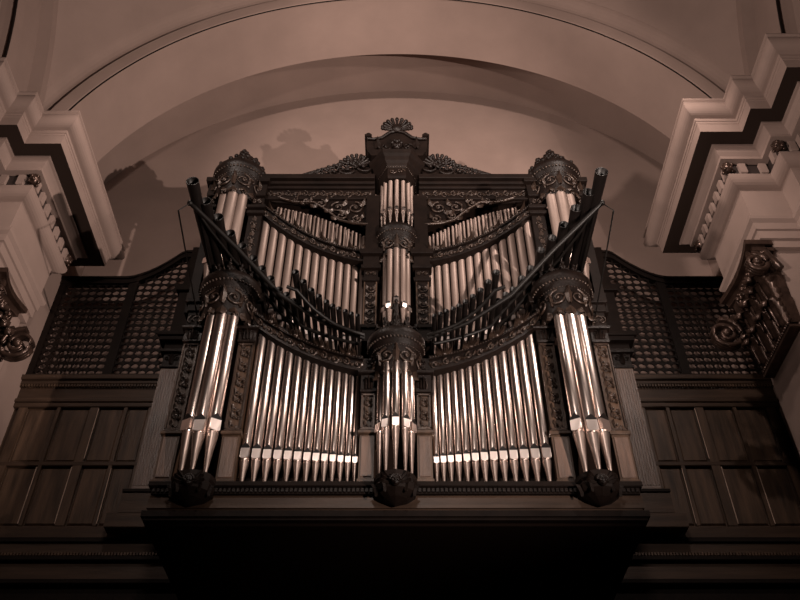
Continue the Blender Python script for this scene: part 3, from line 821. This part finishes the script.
for s in (-1, 1):
    path = PATHS[s]
    def lay(o):
        p = [(-x, y) for x, y in path] if s > 0 else path
        q = inset(p, o)
        q = [(q[i][0], q[i][1]) for i in range(len(q))]
        return [(-x, y) for x, y in q] if s > 0 else q
    rings = [[(x, y, z) for x, y in lay(o)] for o, z in PROF]
    n = len(path)
    ISP = [i for i, q_ in enumerate(PROF) if q_ == (.94, 10.95)][0]
    def sweep(i0, i1):
        b = MB()
        for k in range(i0, i1-1):
            dx, dz = PROF[k+1][0]-PROF[k][0], PROF[k+1][1]-PROF[k][1]
            for i in range(n-1):
                q_ = [rings[k][i], rings[k+1][i], rings[k+1][i+1], rings[k][i+1]]
                b.add(q_, [(0, 1, 2, 3) if s < 0 else (3, 2, 1, 0)], False)
        return b
    sd = side_word(s)
    t = sweep(0, ISP+1).build('trim_1' if s < 0 else 'trim_2', STONE, None, kind='structure', label=f'pale stepped stone cornice with dentils on the {sd} pier', category='cornice')
    # dentils
    d = MB(); q = lay(.80)
    for i in range(1, n-1):
        (xa, ya), (xb, yb) = q[i], q[i+1]
        L_ = math.hypot(xb-xa, yb-ya); k = max(1, int(round((L_-.1)/.27)))
        if L_ < .25: continue
        for j in range(k):
            tt = (j+.62)/k; x = xa+(xb-xa)*tt; y = ya+(yb-ya)*tt
            if y < 5: break
            if abs(xb-xa) > abs(yb-ya): d.bbox(x-.065, x+.065, y-.075, y+.05, 12.0, 12.26, .01)
            else:
                x0, x1 = (x-.05, x+.075) if s < 0 else (x-.075, x+.05)
                d.bbox(x0, x1, y-.065, y+.065, 12.0, 12.26, .01)
    d.build('dentils', STONE, t)
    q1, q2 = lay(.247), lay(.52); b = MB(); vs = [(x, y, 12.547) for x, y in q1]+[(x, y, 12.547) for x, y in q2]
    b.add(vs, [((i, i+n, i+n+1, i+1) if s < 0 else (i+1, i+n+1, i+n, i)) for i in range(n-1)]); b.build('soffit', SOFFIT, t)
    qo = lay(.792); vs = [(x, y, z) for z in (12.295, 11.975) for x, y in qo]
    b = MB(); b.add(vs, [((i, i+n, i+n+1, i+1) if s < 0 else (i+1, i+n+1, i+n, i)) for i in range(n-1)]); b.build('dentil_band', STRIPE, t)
    for i in (1, 2, 4, 6):
        x, y = q[i]; 
        if i == 1: y -= .05
        b = MB(); cx = x+(.05 if s < 0 else -.05); cy = y-.06 if i > 1 else y
        f = lambda u, v, h: (cx+u, cy+h, 12.12+v)
        b.ball((cx, cy, 12.13), .10, .10, .13, 9, 7)
        for k in range(10):
            a = 2*PI*k/10; zz = 12.05+.1*(k % 2); b.ball((cx+.085*math.cos(a), cy+.085*math.sin(a), zz), .035, n=6, m=4)
        b.build('corner_boss', BRONZE, t)
    p_ = sweep(ISP, len(PROF)); p_.build('trim_3' if s < 0 else 'trim_4', STONE, None, kind='structure', label=f'stone pier and architrave below the {sd} cornice', category='pier')

    # ---- capitals on the inner faces of the piers
    fx = abs(lay(1.0)[2][0])                     # face of the pier
    ynear = lay(1.0)[2][1]
    yf = 10.95 if s < 0 else 11.15
    ZS = -.40 if s < 0 else 0.0
    cap = thing('pilaster_capital', (s*fx, (ynear+yf)/2, 8.3),
                ('dark gilded scrolled capital cut by the left photo edge' if s < 0 else 'dark gilded capital with big volute and curling leaves on the right pier'), 'capital')
    # local frame: u along y (0..W), v height, h out of the pier (towards the nave)
    y0c, y1c = ynear+.05, yf-.1; W = y1c-y0c
    pr = .30
    f = lambda u, v, h: (s*(fx-h), y0c+u, v+ZS)
    b = MB()
    # abacus with concave face
    def slab(z0, z1, out, inw):
        n_ = 10; top_ = []; 
        for k in range(n_+1):
            t_ = k/n_; cc = math.sin(PI*t_)
            top_.append((y0c-out+(W+2*out)*t_, inw+out-cc*.09))
        vs = [f(yy-y0c, z0, h) for yy, h in top_]+[f(yy-y0c, z1, h) for yy, h in top_]
        vs += [f(top_[0][0]-y0c, z0, -.1), f(top_[-1][0]-y0c, z0, -.1), f(top_[0][0]-y0c, z1, -.1), f(top_[-1][0]-y0c, z1, -.1)]
        m_ = n_+1; fs = [(k, k+1, k+1+m_, k+m_) for k in range(n_)]
        fs += [tuple([2*m_]+list(range(m_))+[2*m_+1]), tuple([2*m_+3]+[m_+k for k in range(m_)][::-1]+[2*m_+2]), (2*m_, 0, m_, 2*m_+2), (n_, 2*m_+1, 2*m_+3, m_+n_)]
        b.add(vs, fs)
    slab(10.34, 10.44, .12, .24); slab(10.22, 10.34, .08, .18)
    b.build('abacus', BRONZE, cap)
    b = MB()                                           # bell
    for z0, z1, o_ in ((8.70, 9.2, .10), (9.2, 9.7, .14), (9.7, 10.2, .20)):
        vs = [f(-.0, z0, o_-.04), f(W, z0, o_-.04), f(W+.03, z1, o_), f(-.03, z1, o_), f(0, z0, -.1), f(W, z0, -.1), f(W+.03, z1, -.1), f(-.03, z1, -.1)]
        b.add(vs, [(0,1,2,3),(4,7,6,5),(0,4,5,1),(3,2,6,7),(0,3,7,4),(1,5,6,2)])
    b.build('bell', BRONZE, cap)
    for u in (0.0, W):                                 # corner volutes, scroll facing the camera
        near = u == 0
        b = MB(); cyv = y0c-.06 if near else y1c-.05; R = .17 if near else .30
        cxv = fx-.32 if near else fx-.58; czv = (9.86 if near else 9.42)+ZS
        for dd in (0, .05, .10):
            pts = []
            for i in range(34):
                t_ = i/33; r = R*(1-t_)**.9+.03; a = PI*.45+2.0*2*PI*t_
                pts.append((s*(cxv-r*math.cos(a)*-1*-1), cyv-dd, czv+r*math.sin(a)))
            b.tube(pts, .045, 6, lambda t: 1.1-.5*t)
        b.tube([(s*(fx+.05), cyv-.05, czv-.1), (s*(fx-.1), cyv-.05, czv+.3), (s*(fx-.40), cyv-.05, czv+R+.05)], .07, 8)
        b.ball((s*cxv, cyv-.12, czv), .075, n=9, m=6)
        b.build('volute', BRONZE, cap)
    def acan(u, z, w, h, out):
        """curling leaf: rises, then its tip rolls outwards and down"""
        b = MB(); rows = 12; colsn = 8; vs = []
        for i in range(rows+1):
            t_ = i/rows
            if t_ < .68: hh = .12+out*.25*t_; zz = z+h*t_/.68*.92
            else:
                a = (t_-.68)/.32*PI*1.15; hh = .12+out*.17+out*.42*(1-math.cos(a))*.7; zz = z+h*.92+h*.13*math.sin(a)-(.0 if a < PI else .02)
            ww = w*(.55+.45*math.sin(PI*(t_*.8+.15)))*(1+.14*(1 if i % 2 else -1))
            if t_ > .85: ww *= .75
            for k in range(colsn+1):
                q_ = k/colsn*2-1
                vs.append(f(u+ww*q_, zz-.03*abs(q_)*h, hh+.05*math.cos(q_*PI*3)*.6-.05*q_*q_))
        fs = [(i*(colsn+1)+k, i*(colsn+1)+k+1, (i+1)*(colsn+1)+k+1, (i+1)*(colsn+1)+k) for i in range(rows) for k in range(colsn)]
        b.add(vs, fs, True); b.tube([f(u, z+h*.9*t_, .19+out*.17*t_) for t_ in (0, .3, .6, 1)], .022, 5)
        o = b.build('acanthus_leaf', BRONZE, cap)
        md = o.modifiers.new('Solidify', 'SOLIDIFY'); md.thickness = .025
    for k in range(4): acan(W*(k+.5)/4, 8.72, W*.13, .5, .35)
    for k in range(3): acan(W*(k+1)/4, 9.02, W*.13, .66, .42)
    acan(W*.12, 9.2, .2, .55, .5); acan(W*.88, 9.0, .2, .3, .4)
    for k in range(3):
        b = MB(); rosette(b, f, W*(.30+.2*k), 10.0, .12, .26, 7); b.build('rosette', BRONZE, cap)
    b = MB()
    for k in range(22): b.ball(f(W*(k+.5)/22, 8.68, .12), .035, n=6, m=4)
    b.bbox(*sorted((s*(fx-.13), s*(fx+.05))), y0c-.02, y1c+.02, 8.58+ZS, 8.65+ZS); b.build('astragal', BRONZE, cap)

# ================================================================== ROOM SHELL
def struct(b, name, m, label, cat): return b.build(name, m, None, kind='structure', label=label, category=cat)
RA, CA, YA1, YA2 = 7.05, 12.2, 9.9, 11.4
# arch band (soffit) with its far face
NA = 96
def arc_pts(r, c=CA, a0=0.0, a1=PI, n=NA): return [(-r*math.cos(a0+(a1-a0)*i/n), c+r*math.sin(a0+(a1-a0)*i/n)) for i in range(n+1)]
def ring_band(b, r0, y0, r1, y1, smooth=True, n=NA, c0=CA, c1=CA):
    A = arc_pts(r0, c0); B = arc_pts(r1, c1); m_ = len(A)
    b.add([(x, y0, z) for x, z in A]+[(x, y1, z) for x, z in B], [(i, i+1, i+1+m_, i+m_) for i in range(m_-1)], smooth)
b = MB(); ring_band(b, RA, YA1, RA, YA2); ring_band(b, RA, YA2, 8.6, YA2, False); 
struct(b, 'trim_5', PLASTER, 'wide plain plaster arch over the organ', 'arch')
b = MB()
ring_band(b, RA, YA1, RA+.03, YA1-.05); ring_band(b, RA+.03, YA1-.05, RA+.26, YA1-.12); ring_band(b, RA+.26, YA1-.12, RA+.30, YA1-.05)
ring_band(b, RA+.30, YA1-.05, RA+.36, YA1-.03)
for i in range(6):
    a, e_ = PI*i/6*.5+0, PI*(i+1)/6*.5
    r0 = RA+.36+.26*math.sin(a); r1 = RA+.36+.26*math.sin(e_); y0 = YA1-.03-.30*(1-math.cos(a)); y1 = YA1-.03-.30*(1-math.cos(e_))
    ring_band(b, r0, y0, r1, y1)
struct(b, 'trim_6', PLASTER, 'raised moulding around the front edge of the arch', 'moulding')
# groove bead marking the arch edge
b = MB(); pts = [(x, YA1-.03, z) for x, z in arc_pts(RA-.005)]; b.tube(pts, .015, 6, cap=False)
struct(b, 'trim_7', DARK, 'thin dark groove line along the arch edge', 'groove')
# back recess: vault and back wall
YB = 13.5
b = MB(); ring_band(b, 8.6, YA2, 8.6, YB+.1)
struct(b, 'trim_8', PLASTER, 'shallow recess vault behind the arch', 'vault')
b = MB(); b.box(-9.5, 9.5, YB, YB+.2, -H, 24.0)
struct(b, 'wall_back', PLASTER, 'curved-topped plaster wall behind the organ', 'wall')
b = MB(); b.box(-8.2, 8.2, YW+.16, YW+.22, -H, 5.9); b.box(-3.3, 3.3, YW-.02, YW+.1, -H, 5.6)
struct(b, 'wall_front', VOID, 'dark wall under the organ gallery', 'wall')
for s, nm in ((-1, 'wall_left'), (1, 'wall_right')):
    b = MB()
    xr = 7.12
    b.box(*sorted((s*xr, s*(xr+.3))), 10.9, YB+.1, -H, 15.0)
    xs_ = 7.58
    b.box(*sorted((s*xs_, s*(xs_+.2))), -6.0, 8.9, 13.2, 20.0)
    xs_ = 8.1
    b.box(*sorted((s*xs_, s*(xs_+.2))), -6.0, 9.8, -H, 22.0)
    struct(b, nm, PLASTER, f'{side_word(s)} plaster wall of the organ bay', 'wall')
# crossing vault on pendentives
A_ = 7.62; YC = 9.55-A_; RS = A_*math.sqrt(2); ZC = 12.2
b = MB(); NG = 72; vs = []
def warp(t): return math.sin(t*PI/2)
for j in range(NG+1):
    for i in range(NG+1):
        x = A_*warp(2*i/NG-1); y = YC+A_*warp(2*j/NG-1)
        q = max(0.0, RS*RS-x*x-(y-YC)**2); z = ZC+math.sqrt(q)
        vs.append((x, y, z))
fs = [(j*(NG+1)+i, (j+1)*(NG+1)+i, (j+1)*(NG+1)+i+1, j*(NG+1)+i+1) for j in range(NG) for i in range(NG)]
b.add(vs, fs, True); struct(b, 'ceiling', PLASTER, 'smooth plaster vault above the arch', 'vault')
# side arches springing from the cornices
for s in (-1, 1):
    b = MB()
    def sring(r0, x0, r1, x1):
        m_ = NA+1; P0 = [(s*x0, YC-r0*math.cos(PI*i/NA), ZC+r0*math.sin(PI*i/NA)) for i in range(m_)]
        P1 = [(s*x1, YC-r1*math.cos(PI*i/NA), ZC+r1*math.sin(PI*i/NA)) for i in range(m_)]
        b.add(P0+P1, [(i, i+1, i+1+m_, i+m_) for i in range(m_-1)], True)
    sring(8.10, 7.12, 7.88, 7.12); sring(7.88, 7.12, 7.84, 7.38); sring(7.84, 7.38, 7.06, 7.36); sring(7.06, 7.36, 7.02, 7.28); sring(7.02, 7.28, 6.72, 7.28); sring(6.72, 7.28, 6.68, 7.6)
    struct(b, 'trim_9' if s < 0 else 'trim_10', PLASTER, f'moulded side arch on the {side_word(s)} of the vault', 'arch')
    b = MB(); b.tube([(s*7.30, YC-6.69*math.cos(PI*i/NA), ZC+6.69*math.sin(PI*i/NA)) for i in range(NA+1)], .028, 6)
    struct(b, 'trim_11' if s < 0 else 'trim_12', DARK, f'dark line along the {side_word(s)} side arch', 'groove')
b = MB(); b.box(-9, 9, -7, 14, -H-.1, -H); struct(b, 'floor', FLOORM, 'stone floor of the church', 'floor')

# ================================================================== LIGHT
def lamp(name, loc, tgt, power, color, spot=80, blend=.5, size=.12):
    l = bpy.data.lights.new(name, 'SPOT'); l.energy = power; l.color = color
    l.spot_size = math.radians(spot); l.spot_blend = blend; l.shadow_soft_size = size
    o = bpy.data.objects.new(name, l); COL.objects.link(o)
    o.location = (loc[0], loc[1], loc[2]+H)
    d = Vector(tgt)-Vector(loc); o.rotation_euler = d.to_track_quat('-Z', 'Y').to_euler()
    return o
WARM = (1.0, .825, .73)
lamp('lamp_right', (3.9, 6.3, 13.3), (-1.0, 12, 12), 800, WARM, 178, .3)
lamp('lamp_left', (-3.9, 6.3, 13.3), (1.0, 12, 11), 560, WARM, 178, .3)
lamp('lamp_nave', (0.0, -2.5, 13.2), (0, 11, 8.6), 2100, WARM, 64, .7, .6)
lamp('lamp_center', (0.0, -4.0, 10.5), (0, 13.5, 16.9), 13000, WARM, 32, .7, .2)
lamp('floodlight_right', (7.0, 1.0, 2.7), (-2.2, 12.0, 13.2), 12500, WARM, 54, .65, .07)
lamp('fill_light_left', (-5.5, 1.0, 4.0), (7.0, 10.0, 15.5), 7000, WARM, 44, .8, .3)  # added fill that brightens the right side of the arch band
w = bpy.data.worlds.new('World'); sc.world = w; w.use_nodes = True
w.node_tree.nodes['Background'].inputs['Color'].default_value = (.6, .42, .34, 1)
w.node_tree.nodes['Background'].inputs['Strength'].default_value = .015

# ================================================================== CAMERA
cam = bpy.data.cameras.new('camera'); co = bpy.data.objects.new('camera', cam); COL.objects.link(co)
cam.sensor_width = 36; cam.lens = 843/800*36; cam.clip_end = 200
co.location = (.06, 0, H); co.rotation_euler = (math.radians(90+43.1), 0, 0)
sc.camera = co
sc.view_settings.view_transform = 'Standard'; sc.view_settings.look = 'None'
sc.view_settings.exposure = 0; sc.view_settings.gamma = 1
